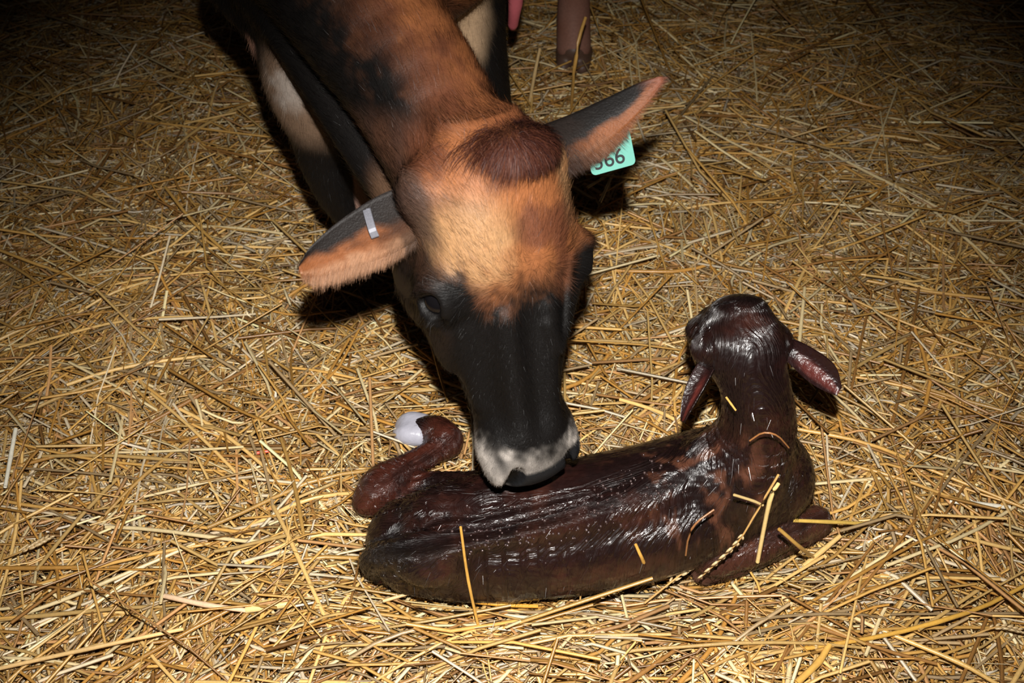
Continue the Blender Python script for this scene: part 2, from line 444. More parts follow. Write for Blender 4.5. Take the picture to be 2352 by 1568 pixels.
# ---- coat colours of the cow (pigment)
C_BLACK = lin(14, 12, 11); C_ORANGE = lin(134, 82, 48); C_RUST = lin(94, 55, 36); C_BUFF = lin(150, 113, 77)
C_POLL = lin(62, 32, 27); C_GREY = lin(158, 150, 142); C_NOSE = lin(27, 28, 30); C_TAUPE = lin(108, 87, 70); C_DKBROWN = lin(66, 42, 28)
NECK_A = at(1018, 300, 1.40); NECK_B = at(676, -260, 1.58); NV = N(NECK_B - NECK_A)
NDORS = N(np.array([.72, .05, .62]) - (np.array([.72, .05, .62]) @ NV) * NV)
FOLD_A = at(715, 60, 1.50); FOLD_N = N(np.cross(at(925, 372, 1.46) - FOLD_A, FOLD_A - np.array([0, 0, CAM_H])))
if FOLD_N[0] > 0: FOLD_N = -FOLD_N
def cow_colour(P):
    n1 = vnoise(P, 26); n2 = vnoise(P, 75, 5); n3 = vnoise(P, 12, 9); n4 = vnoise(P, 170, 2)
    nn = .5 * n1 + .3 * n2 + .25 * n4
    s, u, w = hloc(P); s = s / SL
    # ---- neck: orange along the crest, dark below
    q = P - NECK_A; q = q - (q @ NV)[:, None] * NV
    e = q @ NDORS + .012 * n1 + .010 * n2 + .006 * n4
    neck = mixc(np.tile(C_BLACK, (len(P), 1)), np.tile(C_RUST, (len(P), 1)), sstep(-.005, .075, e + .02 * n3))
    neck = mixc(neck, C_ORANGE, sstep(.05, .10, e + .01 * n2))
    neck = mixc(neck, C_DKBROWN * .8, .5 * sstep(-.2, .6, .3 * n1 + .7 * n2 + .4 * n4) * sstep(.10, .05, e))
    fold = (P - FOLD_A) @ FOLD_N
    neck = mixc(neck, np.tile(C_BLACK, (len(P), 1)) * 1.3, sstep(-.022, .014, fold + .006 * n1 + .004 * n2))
    # ---- body and legs
    body = np.tile(C_BLACK, (len(P), 1))
    b = at(710, 225, 1.70)
    body = mixc(body, C_TAUPE, sstep(.115, .05, np.linalg.norm((P - b) * (1, 1, .9), axis=1) + .02 * n1) * sstep(.405, .47, P[:, 2] + .015 * n1))
    body = mixc(body, C_GREY, .6 * sstep(.05, .01, np.linalg.norm(P - at(668, 200, 1.67), axis=1) + .02 * n2))
    b = at(1055, 60, 1.72)
    body = mixc(body, lin(170, 142, 112), sstep(.10, .03, np.linalg.norm((P - b) * (1.6, 1, .75), axis=1) + .015 * n1))
    b = at(592, 95, 1.70)
    body = mixc(body, lin(196, 150, 130), sstep(.022, .008, np.linalg.norm((P - b) * (1, .6, .6), axis=1)))
    hind = sstep(2.25, 2.35, P[:, 1])
    body = mixc(body, lin(130, 92, 78) + .02 * n1[:, None], hind)
    inner = sstep(-.2625, -.2595, P[:, 0]) * (P[:, 1] < 1.56) * (P[:, 2] < .42) * (P[:, 2] > .25) * (P[:, 0] < -.15)
    body = mixc(body, lin(176, 140, 124), inner * .8)
    # ---- head
    head = np.tile(C_ORANGE, (len(P), 1))
    head = mixc(head, C_RUST, sstep(-.2, .5, n1 + .3 * n2))
    bl = np.exp(-(((u + .060 + .012 * n1) / .047) ** 2 + ((s - .100 - .01 * n2) / .050) ** 2) ** 1.5)
    head = mixc(head, C_BUFF, np.clip(bl * (1.15 + .5 * n2), 0, 1))
    br = np.exp(-(((u - .088) / .020) ** 2 + ((s - .062) / .050) ** 2) ** 1.5)
    head = mixc(head, C_BUFF, np.clip(br * (1 + .5 * n2), 0, .9))
    pl = np.exp(-(((u - .018) / .050) ** 2 + ((s - .004 + .010 * n1) / .019) ** 2) ** 1.25)
    head = mixc(head, C_POLL, np.clip(pl * 1.2, 0, 1))
    # black mask, reaching up above the eyes on both sides
    line = .178 - .054 * np.exp(-((u + .082) / .016) ** 2) - .035 * sstep(-.085, -.10, u) - .020 * sstep(.05, .11, u) + .012 * n1 + .01 * n2
    blk = sstep(-.020, .026, s - line + .014 * n4)
    head = mixc(head, np.tile(C_DKBROWN, (len(P), 1)) * .9, .8 * sstep(-.05, .0, s - line + .012 * n4) * sstep(-.10, .0, u))
    head = mixc(head, C_BLACK, blk)
    eyed = np.exp(-(((np.abs(u) - .100) / .030) ** 2 + ((s - .178) / .036) ** 2) ** 2) * sstep(-.075, -.05, w)
    # dark cheeks and throat
    ck = sstep(-.055, -.10, w + .015 * n1)
    head = mixc(head, lin(52, 38, 32), ck * .85)
    side = sstep(.090, .105, -u + .008 * n1) * sstep(.13, .09, s)
    head = mixc(head, lin(58, 46, 40), side * .85)
    side2 = sstep(-.088, -.102, u + .006 * n1) * sstep(.09, .12, s)
    head = mixc(head, lin(28, 21, 18), side2 * .9)
    head = mixc(head, C_BLACK, np.clip(eyed * 1.3, 0, 1))
    # pale muzzle ring
    rg = sstep(.388, .416, s + .006 * n1 + .004 * n4 + .005 * n2 + .020 * sstep(.025, .06, np.abs(u)))
    rg = rg * (1 - .8 * np.exp(-((u + .058 + .004 * n2) / .006) ** 2) * sstep(.43, .40, s))
    grey = mixc(np.tile(C_GREY * .62, (len(P), 1)), C_GREY, sstep(-.3, .3, n2 + n1 * .6))
    grey = mixc(grey, C_GREY * .34, .75 * sstep(-.015, .02, u) * sstep(.5, -.3, n1 + .6 * n4))
    grey = grey * (1 + .22 * n4)[:, None]
    head = mixc(head, grey, rg * (.85 + .15 * n2))
    ns = sstep(.423, .429, s + .003 * n2 + .25 * np.maximum(u, 0) * (u < .06)) * sstep(.045, .038, -u)
    ns = np.maximum(ns, sstep(.0125, .008, np.sqrt((s - .434) ** 2 * .7 + (np.abs(u) - .043) ** 2)) * sstep(-.03, -.01, w))
    head = mixc(head, C_NOSE, ns)
    head = mixc(head, np.array([.002, .002, .002]), sstep(.016, .010, np.sqrt((s - .436) ** 2 * .6 + (np.abs(u) - .043) ** 2)) * sstep(-.02, .0, w) * (w < .024))
    hm = sstep(.148, .118, np.abs(u)) * sstep(-.05, -.005, s) * sstep(-.24, -.20, w)
    # blend neck -> head
    bodymix = sstep(-.06, .02, (P - at(760, 330, 1.62)) @ N(np.array([-.35, .75, -.55]))) * np.maximum(sstep(-.02, .03, fold), sstep(1.45, 1.58, P[:, 1]))
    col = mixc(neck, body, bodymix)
    col = mixc(col, head, hm)
    return np.clip(col, .001, 1)
CC = cow_colour(P)
set_col(cow_me, CC)

cow_o = link('cow', cow_me, M_COW, label='brown and black cow bending its head down to lick the calf', category='cow')

# eyes
def uv_ball(name, c, rad, axes=None, seg=20, rings=12):
    th = np.linspace(0, math.pi, rings + 1); ph = np.linspace(0, 2 * math.pi, seg, endpoint=False)
    A = np.eye(3) if axes is None else np.array([N(a) for a in axes])
    V = [[math.sin(t) * math.cos(p), math.sin(t) * math.sin(p), math.cos(t)] for t in th for p in ph]
    V = np.array(V) * np.asarray(rad) @ A + np.asarray(c)
    F = [[i * seg + j, (i + 1) * seg + j, (i + 1) * seg + (j + 1) % seg, i * seg + (j + 1) % seg] for i in range(rings) for j in range(seg)]
    return mesh_np(name, V, F)
for sg in (-1, 1):
    e = link('eye', uv_ball('eye', hp(.172 * SL, sg * .099, -.014), (.0175, .0195, .0175), AX), M_EYE, cow_o)

# ---- leaf-shaped ears with thickness
def ear_mesh(name, path, side, normal, half, cup, colour, nt_=22, nc=13, thick=.0045, twist=0.0):
    """path: base->tip points; side: across; normal: towards the open face"""
    C = spline(path, nt_); t = np.linspace(0, 1, nt_)
    hw = np.interp(t, np.linspace(0, 1, len(half)), half); hw = np.convolve(np.pad(hw, 2, mode='edge'), np.ones(5) / 5, 'valid'); hw[-1] = half[-1]
    c = np.linspace(-1, 1, nc)
    sh = []
    for layer in (0, 1):
        G = np.zeros((nt_, nc, 3))
        for i in range(nt_):
            a = twist * t[i]; s_ = N(math.cos(a) * side + math.sin(a) * normal); n_ = N(math.cos(a) * normal - math.sin(a) * side)
            th = thick * (1 - .6 * np.abs(c) ** 3)
            G[i] = C[i] + np.outer(c * hw[i], s_) + np.outer(cup * hw[i] * (c ** 2 - .5) * (1 - .4 * t[i]), n_) + (np.outer(th, n_) if layer else -np.outer(th, n_))
        sh.append(G)
    V = np.concatenate([g.reshape(-1, 3) for g in sh]); m = nt_ * nc
    F = []
    for i in range(nt_ - 1):
        for j in range(nc - 1):
            a = i * nc + j; q = [a, a + 1, a + nc + 1, a + nc]
            F.append([m + x for x in q]); F.append(q[::-1])
        for j in (0, nc - 1):
            a = i * nc + j; q = [a, a + nc, m + a + nc, m + a]; F.append(q if j == 0 else q[::-1])
    for i in (0, nt_ - 1):
        for j in range(nc - 1):
            a = i * nc + j; q = [a, a + 1, m + a + 1, m + a]; F.append(q if i else q[::-1])
    T = np.tile(np.repeat(t, nc), 2); CCc = np.tile(np.tile(c, nt_), 2); I = np.repeat([0, 1], m)
    col = colour(V, T, CCc, I)
    F = np.array(F); ff = F[(F >= m).all(1)]
    if (np.cross(V[ff[:, 1]] - V[ff[:, 0]], V[ff[:, 3]] - V[ff[:, 0]]) @ normal).mean() < 0: F = F[:, ::-1]   # open face outwards
    me = mesh_np(name, V, F, col)
    return me, V, np.array(F), col

def side_from(pa, pb): return N(pb - pa)
# her right ear (left in the picture): drooping, dark above, orange and buff fringe below
E1_path = [at(962, 482, 1.345), at(880, 522, 1.345), at(790, 567, 1.342), at(725, 602, 1.340), at(690, 622, 1.345)]
E1_side = side_from(at(845, 470, 1.362), at(885, 600, 1.342))
E1_n = N(np.cross(E1_path[0] - E1_path[-1], E1_side)); E1_n = E1_n if E1_n @ _tc > 0 else -E1_n
def ear1_col(V, t, c, I):
    n1 = vnoise(V, 60); n2 = vnoise(V, 160)
    dark = lin(24, 19, 17); org = lin(118, 71, 42); buff = lin(148, 112, 86)
    x = c + .18 * n1 + .1 * n2
    k = mixc(np.tile(dark, (len(V), 1)), org, sstep(-.35, .12, x + .5 * sstep(.55, 1, t) - .25 * sstep(.35, .0, t)))
    k = mixc(k, buff, .8 * sstep(.30, .75, x))
    k = mixc(k, lin(60, 36, 24), .7 * np.exp(-((x - .22) / .10) ** 2) * sstep(.15, .25, t) * sstep(.55, .42, t))
    k = mixc(k, lin(32, 26, 23), .8 * sstep(.30, .08, t + .12 * n1))
    return k
ear1_me, E1V, E1F, E1C = ear_mesh('ear', E1_path, E1_side, E1_n, [.034, .040, .035, .027, .018, .006], .18, ear1_col)
ear1 = link('ear', ear1_me, M_COW, cow_o, label='drooping ear with a metal clip')
# her left ear (right in the picture): raised, dark grey inside, orange lower edge
E2_path = [at(1245, 345, 1.385), at(1330, 310, 1.36), at(1410, 262, 1.345), at(1475, 215, 1.335), at(1523, 180, 1.33)]
E2_side = side_from(at(1360, 240, 1.345), at(1400, 345, 1.362))
E2_n = N(np.cross(E2_path[0] - E2_path[-1], E2_side)); E2_n = E2_n if E2_n @ _tc > 0 else -E2_n
def ear2_col(V, t, c, I):
    n1 = vnoise(V, 60); n2 = vnoise(V, 160)
    dark = lin(24, 22, 21); org = lin(114, 68, 40); tip = lin(118, 72, 55)
    x = c + .14 * n1 + .08 * n2 + 1.1 * sstep(.62, 1.0, t)
    k = mixc(np.tile(dark, (len(V), 1)), org, sstep(.12, .40, x))
    k = mixc(k, lin(112, 84, 66), .7 * sstep(.60, .95, c + .2 * n1) * sstep(.6, .2, t))
    k = mixc(k, tip, sstep(.7, 1, t))
    k = mixc(k, lin(34, 28, 25), .85 * sstep(.40, .12, t + .15 * n1))
    return k
ear2_me, E2V, E2F, E2C = ear_mesh('ear', E2_path, E2_side, E2_n, [.030, .029, .025, .019, .012, .003], .4, ear2_col)
ear2 = link('ear', ear2_me, M_COW, cow_o, label='raised ear with a mint green number tag')

# ---- mint ear tag with number, hanging behind the raised ear
def tag_mesh():
    O = at(1360, 404, 1.392); R = N(at(1461, 376, 1.392) - O); W_ = np.linalg.norm(at(1461, 376, 1.392) - O)
    U0 = at(1455, 300, 1.378) - at(1461, 376, 1.392); U = N(U0 - (U0 @ R) * R); Nn = N(np.cross(R, U))
    if Nn @ _tc < 0: Nn = -Nn
    Hh = .066; r = .006
    pts = []
    for cx, cy, a0 in ((W_ - r, r, -90), (W_ - r * .8, Hh - r, 0), (r, Hh - r, 90), (r, r, 180)):
        for a in np.linspace(a0, a0 + 90, 6): pts.append((cx + r * math.cos(math.radians(a)), cy + r * math.sin(math.radians(a))))
    bm = bmesh.new()
    f = [bm.verts.new(O + R * x + U * y + Nn * .0008) for x, y in pts]; b = [bm.verts.new(O + R * x + U * y - Nn * .0008) for x, y in pts]
    bm.faces.new(f); bm.faces.new(b[::-1]); n = len(f)
    for i in range(n): bm.faces.new((f[(i + 1) % n], f[i], b[i], b[(i + 1) % n]))
    bmesh.ops.recalc_face_normals(bm, faces=bm.faces)
    me = bpy.data.meshes.new('ear_tag'); bm.to_mesh(me); bm.free()
    return me, O, R, U, Nn
tag_me, TO, TR, TU, TN = tag_mesh()
tag_o = link('ear_tag', tag_me, M_TAG, cow_o, label='mint green plastic number tag half hidden behind the raised ear')
txt = bpy.data.curves.new('tag_number', 'FONT'); txt.body = '366'; txt.size = .029; txt.extrude = .0002; txt.space_character = 1.0; txt.offset = .0002
tmp = bpy.data.objects.new('tmp', txt); COL.objects.link(tmp); bpy.context.view_layer.update()
num_me = bpy.data.meshes.new_from_object(tmp.evaluated_get(bpy.context.evaluated_depsgraph_get())); bpy.data.objects.remove(tmp)
nv = np.empty(len(num_me.vertices) * 3, np.float32); num_me.vertices.foreach_get('co', nv); nv = nv.reshape(-1, 3)
w3 = nv[:, 0].max() - nv[:, 0].min(); nv[:, 0] = (nv[:, 0] - nv[:, 0].min()) / w3 * .039
NVW = TO + TR * .006 + TU * .006 + np.outer(nv[:, 0], TR) + np.outer(nv[:, 1] * .95, TU) + np.outer(nv[:, 2] + .0010, TN)
num_me.vertices.foreach_set('co', NVW.astype(np.float32).ravel()); num_me.update()
link('tag_number', num_me, M_INK, tag_o, label='black printed number')

# ---- tin clip on the drooping ear
def clip_mesh():
    A = at(843, 480, 1.347); B = at(861, 543, 1.330)
    L = B - A; ln = np.linalg.norm(L); d = N(L); nrm = E1_n - (E1_n @ d) * d; nrm = N(nrm); sd = N(np.cross(d, nrm))
    bm = bmesh.new(); rows = []
    for i in range(11):
        t = i / 10; lift = .002 * math.sin(math.pi * t) - (.006 * max(0, (t - .88) / .12) + .004 * max(0, (.1 - t) / .1))
        c = A + L * t + nrm * (lift + .004)
        rows.append([[bm.verts.new(c + sd * x + nrm * y) for x, y in ((-.0050, 0), (-.0045, .0012), (.0045, .0012), (.0050, 0), (.0045, -.0008), (-.0045, -.0008))]][0])
    for i in range(10):
        for j in range(6): bm.faces.new((rows[i][j], rows[i][(j + 1) % 6], rows[i + 1][(j + 1) % 6], rows[i + 1][j]))
    bm.faces.new(rows[0][::-1]); bm.faces.new(rows[-1])
    rr = random.Random(4)   # stamped, worn characters as little raised strokes
    for t in (.12, .20, .32, .40, .48, .60):
        for _ in range(3):
            c = A + L * (t + rr.uniform(-.02, .02)) + nrm * (.0052 + .002 * math.sin(math.pi * t)) + sd * rr.uniform(-.003, .003)
            r_ = bmesh.ops.create_icosphere(bm, subdivisions=1, radius=.0012)
            for v in r_['verts']: v.co = v.co + Vector(c)
    bmesh.ops.recalc_face_normals(bm, faces=bm.faces)
    me = bpy.data.meshes.new('ear_clip'); bm.to_mesh(me); bm.free(); return me
link('ear_clip', clip_mesh(), M_TIN, cow_o, label='bent silver metal clip stamped with worn characters')

# ---- hooves and teats
def hoof_mesh(c, fwd):
    """cloven hoof: two claws"""
    fwd = N(fwd); sd = N(np.cross(fwd, (0, 0, 1)))
    B = Body(np.array(c) - .11, np.array(c) + .11, .006)
    for sg in (-1, 1):
        chain(B, [c + sd * sg * .020 - fwd * .025 + np.array([0, 0, .032]), c + sd * sg * .023 + fwd * .030 + np.array([0, 0, .020])], [.026, .018], .01)
    ell(B, np.array(c) + np.array([0, 0, .055]), (.034, .034, .030), k=.015)
    B.D[:, :, :int(round((0.002 - B.lo[2]) / B.h))] = .02
    V, F = B.mesh(); return mesh_np('hoof', V, F)
for x, y in ((-.125, 1.49), (-.01, 1.60), (.150, 2.40), (-.12, 2.48)):
    link('hoof', hoof_mesh(np.array([x, y, .0]), np.array([-.1, -1, 0])), M_HOOF, cow_o)
def lathe(name, pts, prof, mat, parent, seg=14, **props):
    """tube along pts with radii prof, closed"""
    C = np.array(pts, float); V = []; F = []
    for i in range(len(C)):
        t = N(C[min(i + 1, len(C) - 1)] - C[max(i - 1, 0)]); a = N(np.cross(t, (.31, .9, .27))); b = np.cross(t, a)
        for j in range(seg):
            an = 2 * math.pi * j / seg; V.append(C[i] + prof[i] * (math.cos(an) * a + math.sin(an) * b))
    for i in range(len(C) - 1):
        for j in range(seg): F.append([i * seg + j, i * seg + (j + 1) % seg, (i + 1) * seg + (j + 1) % seg, (i + 1) * seg + j])
    return link(name, mesh_np(name, V, F), mat, parent, **props)
_tt = at(1184, 8, 2.10); _td = at(1177, 66, 2.17)
for dx, dy in ((0, 0), (-.11, .02), (.01, .13), (-.10, .15)):
    o_ = np.array([dx, dy, .0])
    p = [_tt + np.array([0, .01, .06]) + o_] + [(_tt + (_td - _tt) * t) + o_ for t in (0, .4, .8, .95, 1.0)]
    lathe('teat', p, [.020, .014, .0115, .0105, .008, .0005], M_TEAT, cow_o)

# ------------------------------------------------------------------ hair strands
def strands(name, roots, dirs, normals, length, col, rad, mat, parent, lift=.35, jitter=.25, npts=4, curl=0.0, sag=(0, 0, -1), nj=0.27, **props):
    n = len(roots)
    length = np.broadcast_to(length, n)
    d = dirs - (dirs * normals).sum(1)[:, None] * normals
    d /= np.maximum(np.linalg.norm(d, axis=1), 1e-6)[:, None]
    d = d + rng.normal(0, jitter, (n, 3)); lf = lift * (1 + rng.normal(0, .3, n))
    pts = np.zeros((n, npts, 3)); pts[:, 0] = roots - normals * .0008
    step = length / (npts - 1)
    for i in range(1, npts):
        k = lf * (1 - .75 * (i - 1) / (npts - 1))
        v = d + normals * k[:, None] + np.asarray(sag) * curl * i
        v /= np.linalg.norm(v, axis=1)[:, None]
        pts[:, i] = pts[:, i - 1] + v * step[:, None]
    hc = bpy.data.hair_curves.new(name); hc.add_curves([npts] * n)
    hc.attributes['position'].data.foreach_set('vector', pts.astype(np.float32).ravel())
    ra = hc.attributes.new('radius', 'FLOAT', 'POINT')
    taper = np.linspace(1, .25, npts); ra.data.foreach_set('value', (np.outer(np.broadcast_to(rad, n), taper)).astype(np.float32).ravel())
    ca = hc.attributes.new('Col', 'FLOAT_COLOR', 'CURVE')
    c4 = np.ones((n, 4), np.float32); c4[:, :3] = np.clip(col, .0015, .95); ca.data.foreach_set('color', c4.ravel())
    na = hc.attributes.new('Nrm', 'FLOAT_VECTOR', 'CURVE')
    nn = normals + rng.normal(0, nj, (n, 3)); nn /= np.linalg.norm(nn, axis=1)[:, None]
    na.data.foreach_set('vector', nn.astype(np.float32).ravel())
    return link(name, hc, mat, parent, **props)

def tri_data(me):
    me.calc_loop_triangles()
    T = np.empty(len(me.loop_triangles) * 3, np.int32); me.loop_triangles.foreach_get('vertices', T); T = T.reshape(-1, 3)
    V = np.empty(len(me.vertices) * 3, np.float32); me.vertices.foreach_get('co', V); V = V.reshape(-1, 3).astype(float)
    return V, T
def scatter(V, T, weight, n):
    a, b, c = V[T[:, 0]], V[T[:, 1]], V[T[:, 2]]
    nr = np.cross(b - a, c - a); ar = np.linalg.norm(nr, axis=1); nr /= np.maximum(ar, 1e-12)[:, None]
    w = ar * weight; w /= w.sum()
    i = rng.choice(len(T), n, p=w)
    r1 = np.sqrt(rng.random(n)); r2 = rng.random(n)
    p = a[i] * (1 - r1)[:, None] + b[i] * (r1 * (1 - r2))[:, None] + c[i] * (r1 * r2)[:, None]
    return p, nr[i], i

V_, T_ = tri_data(cow_me)
cen = V_[T_].mean(1); s_, u_, w_ = hloc(cen); s_ = s_ / SL
wgt = np.where(cen[:, 1] < 1.75, 1.0, .12) * (cen[:, 2] > .15)
headw = (s_ > -.05) & (np.abs(u_) < .14) & (w_ > -.13)
wgt = np.where(headw, 2.4, wgt)
wgt = np.where((np.hypot(s_ - .172, (np.abs(u_) - .106)) < .017), 0, wgt)        # none on the eyes
wgt = np.where((s_ > .424) & (np.abs(u_) < .05), .0, wgt)                         # bare nose pad
rp, rn, ri = scatter(V_, T_, wgt, 190000)
rc = cow_colour(rp) * (1 + .35 * rng.normal(0, 1, (len(rp), 1)).clip(-1.2, 1.6))
hs, hu, hw = hloc(rp); hs = hs / SL
down = sstep(.10, .20, hs + .02 * vnoise(rp, 20))
dh = (2 * down - 1)[:, None] * HV * .8 + (hu / .1)[:, None] * HU * .6 + rng.normal(0, .1, (len(rp), 3))
dh = dh + .35 * np.stack([vnoise(rp, 18, o) for o in (0, 11, 23)], 1)
dn = np.tile(NV, (len(rp), 1)) + .35 * np.stack([vnoise(rp, 11, o) for o in (0, 11, 23)], 1)
db = np.tile(np.array([0, .3, -1.0]), (len(rp), 1)) + .3 * np.stack([vnoise(rp, 9, o) for o in (3, 17, 29)], 1)
hmix = ((hs > -.02) & (np.abs(hu) < .15) & (hw > -.2))[:, None]
bmix = sstep(-.06, .02, (rp - at(760, 330, 1.62)) @ N(np.array([-.35, .75, -.55])))[:, None]
dd = np.where(hmix, dh, dn * (1 - bmix) + db * bmix)
ln = np.where(hmix[:, 0], np.where(hs < .2, .013, .0075), .013) * (1 + .25 * rng.normal(0, 1, len(rp))).clip(.5, 1.6)
ln = np.where(hmix[:, 0] & (hs > .36), .006, ln)
strands('coat', rp, dd, rn, ln, rc, .00016, M_COAT, cow_o, lift=.28, jitter=.16, kind='stuff', label='short hair of the coat')

# poll tuft
tw = np.exp(-(((u_ - .018) / .044) ** 2 + ((s_ + .002) / .015) ** 2) ** 1.25) * (w_ > -.05)
tp, tn, ti = scatter(V_, T_, tw + 1e-9, 9000)
ts, tu, tw2 = hloc(tp)
part = (tu - .030 + .03 * vnoise(tp, 30, 6))
td_ = HV * .8 + (part * 7)[:, None] * HU + .5 * np.stack([vnoise(tp, 40, o) for o in (0, 11, 23)], 1)
tc_ = mixc(np.tile(C_POLL * .8, (len(tp), 1)), lin(116, 66, 42), sstep(.3, .9, rng.random(len(tp))) * .5)
strands('forelock', tp, td_, tn, .020 * (1 + .35 * rng.normal(0, 1, len(tp))).clip(.4, 1.7), tc_, .00020, M_COAT, cow_o, lift=.75, jitter=.2, npts=6, curl=.16, sag=HV - HW * .8, kind='stuff', label='dark reddish tuft of hair on the poll')

# ear hair
for eo, EV, EF, EC, pth, sd, en, fr in ((ear1, E1V, E1F, E1C, E1_path, E1_side, E1_n, .6), (ear2, E2V, E2F, E2C, E2_path, E2_side, E2_n, .55)):
    m_ = len(EV) // 2; Ff = EF[(EF >= m_).all(1)]
    T = np.concatenate([Ff[:, :3], Ff[:, [0, 2, 3]]])
    ax = N(np.array(pth[-1]) - np.array(pth[0]))
    cc = EV[T].mean(1); cs_ = (cc - np.array(pth[2])) @ sd
    p, n_, i_ = scatter(EV, T, 1 + 2.5 * sstep(.005, .03, cs_), 20000)
    k = EC[T[i_, 0]] * (1 + .3 * rng.normal(0, 1, (len(p), 1)).clip(-1.2, 1.5))
    cs_ = (p - np.array(pth[2])) @ sd
    d = ax * .6 + sd * (.25 + 1.0 * sstep(-.01, .025, cs_))[:, None] + 0 * p
    strands('ear_hair', p, d, n_, (.007 + .012 * fr * sstep(.005, .03, cs_)) * (1 + .3 * rng.normal(0, 1, len(p))).clip(.4, 1.8), k, .00012, M_COAT, eo, lift=.06, jitter=.08, nj=.3, kind='stuff')

# ------------------------------------------------------------------ CALF : implicit body
calf = Body((-.30, .66, -.01), (.52, 1.60, .56), .0035)
trunk = [atz(945, 1245, .105), atz(1080, 1232, .110), atz(1220, 1222, .112), atz(1370, 1200, .115), atz(1520, 1165, .120), atz(1650, 1120, .130), atz(1745, 1095, .140)]
chain(calf, trunk, [.066, .086, .096, .099, .099, .092, .075], k=.03)
# spine ridge, hip bones, near thigh, stifle
chain(calf, [atz(920, 1268, .168), atz(1060, 1240, .194), atz(1230, 1208, .204), atz(1400, 1168, .208), atz(1540, 1108, .212), atz(1640, 1058, .222)], [.014, .016, .014, .014, .016, .018], k=.035)
ell(calf, atz(1010, 1185, .165), (.035, .030, .028), k=.04)
ell(calf, atz(985, 1290, .150), (.040, .032, .030), k=.04)
chain(calf, [atz(960, 1288, .085), atz(1060, 1294, .085), atz(1165, 1300, .080)], [.045, .050, .045], k=.025)
ell(calf, atz(1165, 1298, .105), (.035, .030, .030), k=.025)
ell(calf, atz(1150, 1283, .130), (.032, .026, .022), k=.018)
chain(calf, [atz(965, 1236, .172), atz(1090, 1222, .196), atz(1240, 1190, .203), atz(1360, 1158, .206)], [.006, .008, .007, .004], k=.022, sub=True)
chain(calf, [atz(985, 1300, .128), atz(1070, 1292, .140), atz(1105, 1330, .105)], [.005, .007, .005], k=.02, sub=True)
# far thigh and bent hind leg: hock at the left, cannon running back up to the right, foot turned left
chain(calf, [atz(1110, 1150, .075), atz(1010, 1128, .058), atz(915, 1118, .048)], [.046, .031, .026], k=.010)
HIND = [atz(845, 1148, .055), atz(880, 1118, .068), atz(930, 1075, .066), atz(985, 1043, .064), atz(1022, 1013, .062)]
chain(calf, HIND, [.024, .035, .022, .020, .027], k=.008)
chain(calf, [atz(960, 1135, .060), atz(885, 1150, .058), atz(845, 1151, .055)], [.017, .017, .020], k=.010)
chain(calf, [atz(1022, 1012, .062), atz(1005, 992, .062), atz(970, 986, .058)], [.028, .027, .022], k=.012)
# tail root and wet tail against the rump
TAIL = [atz(985, 1266, .176), atz(920, 1268, .172), atz(872, 1278, .140), atz(853, 1296, .095), atz(872, 1326, .050)]
chain(calf, TAIL, [.012, .019, .021, .017, .010], k=.006)
ell(calf, atz(905, 1300, .120), (.022, .022, .028), k=.012)
# shoulder blades, chest
chain(calf, [atz(1620, 1070, .205), atz(1655, 1130, .160), atz(1672, 1185, .100)], [.036, .054, .044], k=.02)
chain(calf, [atz(1766, 1035, .205), atz(1778, 1095, .150), atz(1772, 1135, .100)], [.042, .054, .042], k=.02)
# near fore leg, folded: elbow, forearm, knee, cannon tucked under
FORE = [atz(1640, 1270, .072), atz(1730, 1246, .080), atz(1815, 1216, .075), atz(1876, 1194, .062)]
chain(calf, FORE, [.036, .033, .025, .022], k=.008)
chain(calf, [atz(1876, 1204, .050), atz(1800, 1250, .040), atz(1690, 1296, .036), atz(1620, 1312, .034)], [.021, .018, .019, .021], k=.008)
# neck and head, turned away from the lens
NK = [atz(1700, 1075, .200), atz(1738, 985, .275), atz(1736, 900, .345), atz(1715, 820, .395)]
chain(calf, NK, [.070, .054, .047, .047], k=.025)
KH = at(1697, 782, 1.490)                                    # middle of the skull
KD = N(np.array([-.10, .80, -.59])); KR = N(np.cross(KD, (0, 0, 1))); KU = np.cross(KR, KD)
KA = (KR, KD, KU)
ell(calf, KH, (.060, .066, .053), KA, k=.02)
ell(calf, KH + KD * .045 + KU * .002, (.050, .060, .042), KA, k=.025)
chain(calf, [KH + KD * .06 - KU * .004, KH + KD * .12 - KU * .010, KH + KD * .165 - KU * .012], [.042, .032, .028], k=.02)
ell(calf, KH - KD * .008 + KU * .046, (.034, .034, .016), KA, k=.02)          # poll
for sg in (-1, 1):
    ell(calf, KH + KD * .035 + KR * sg * .048 + KU * .012, (.014, .022, .016), KA, k=.014)     # brow
    ell(calf, KH + KD * .170 + KR * sg * .014 + KU * .014, (.006, .007, .006), KA, k=.008, sub=True)  # nostril
    ell(calf, KH - KD * .012 + KR * sg * .054 - KU * .004, (.016, .018, .018), KA, k=.015)     # ear root
KV, KF = calf.mesh()
KV = calf.project(KV, 2)
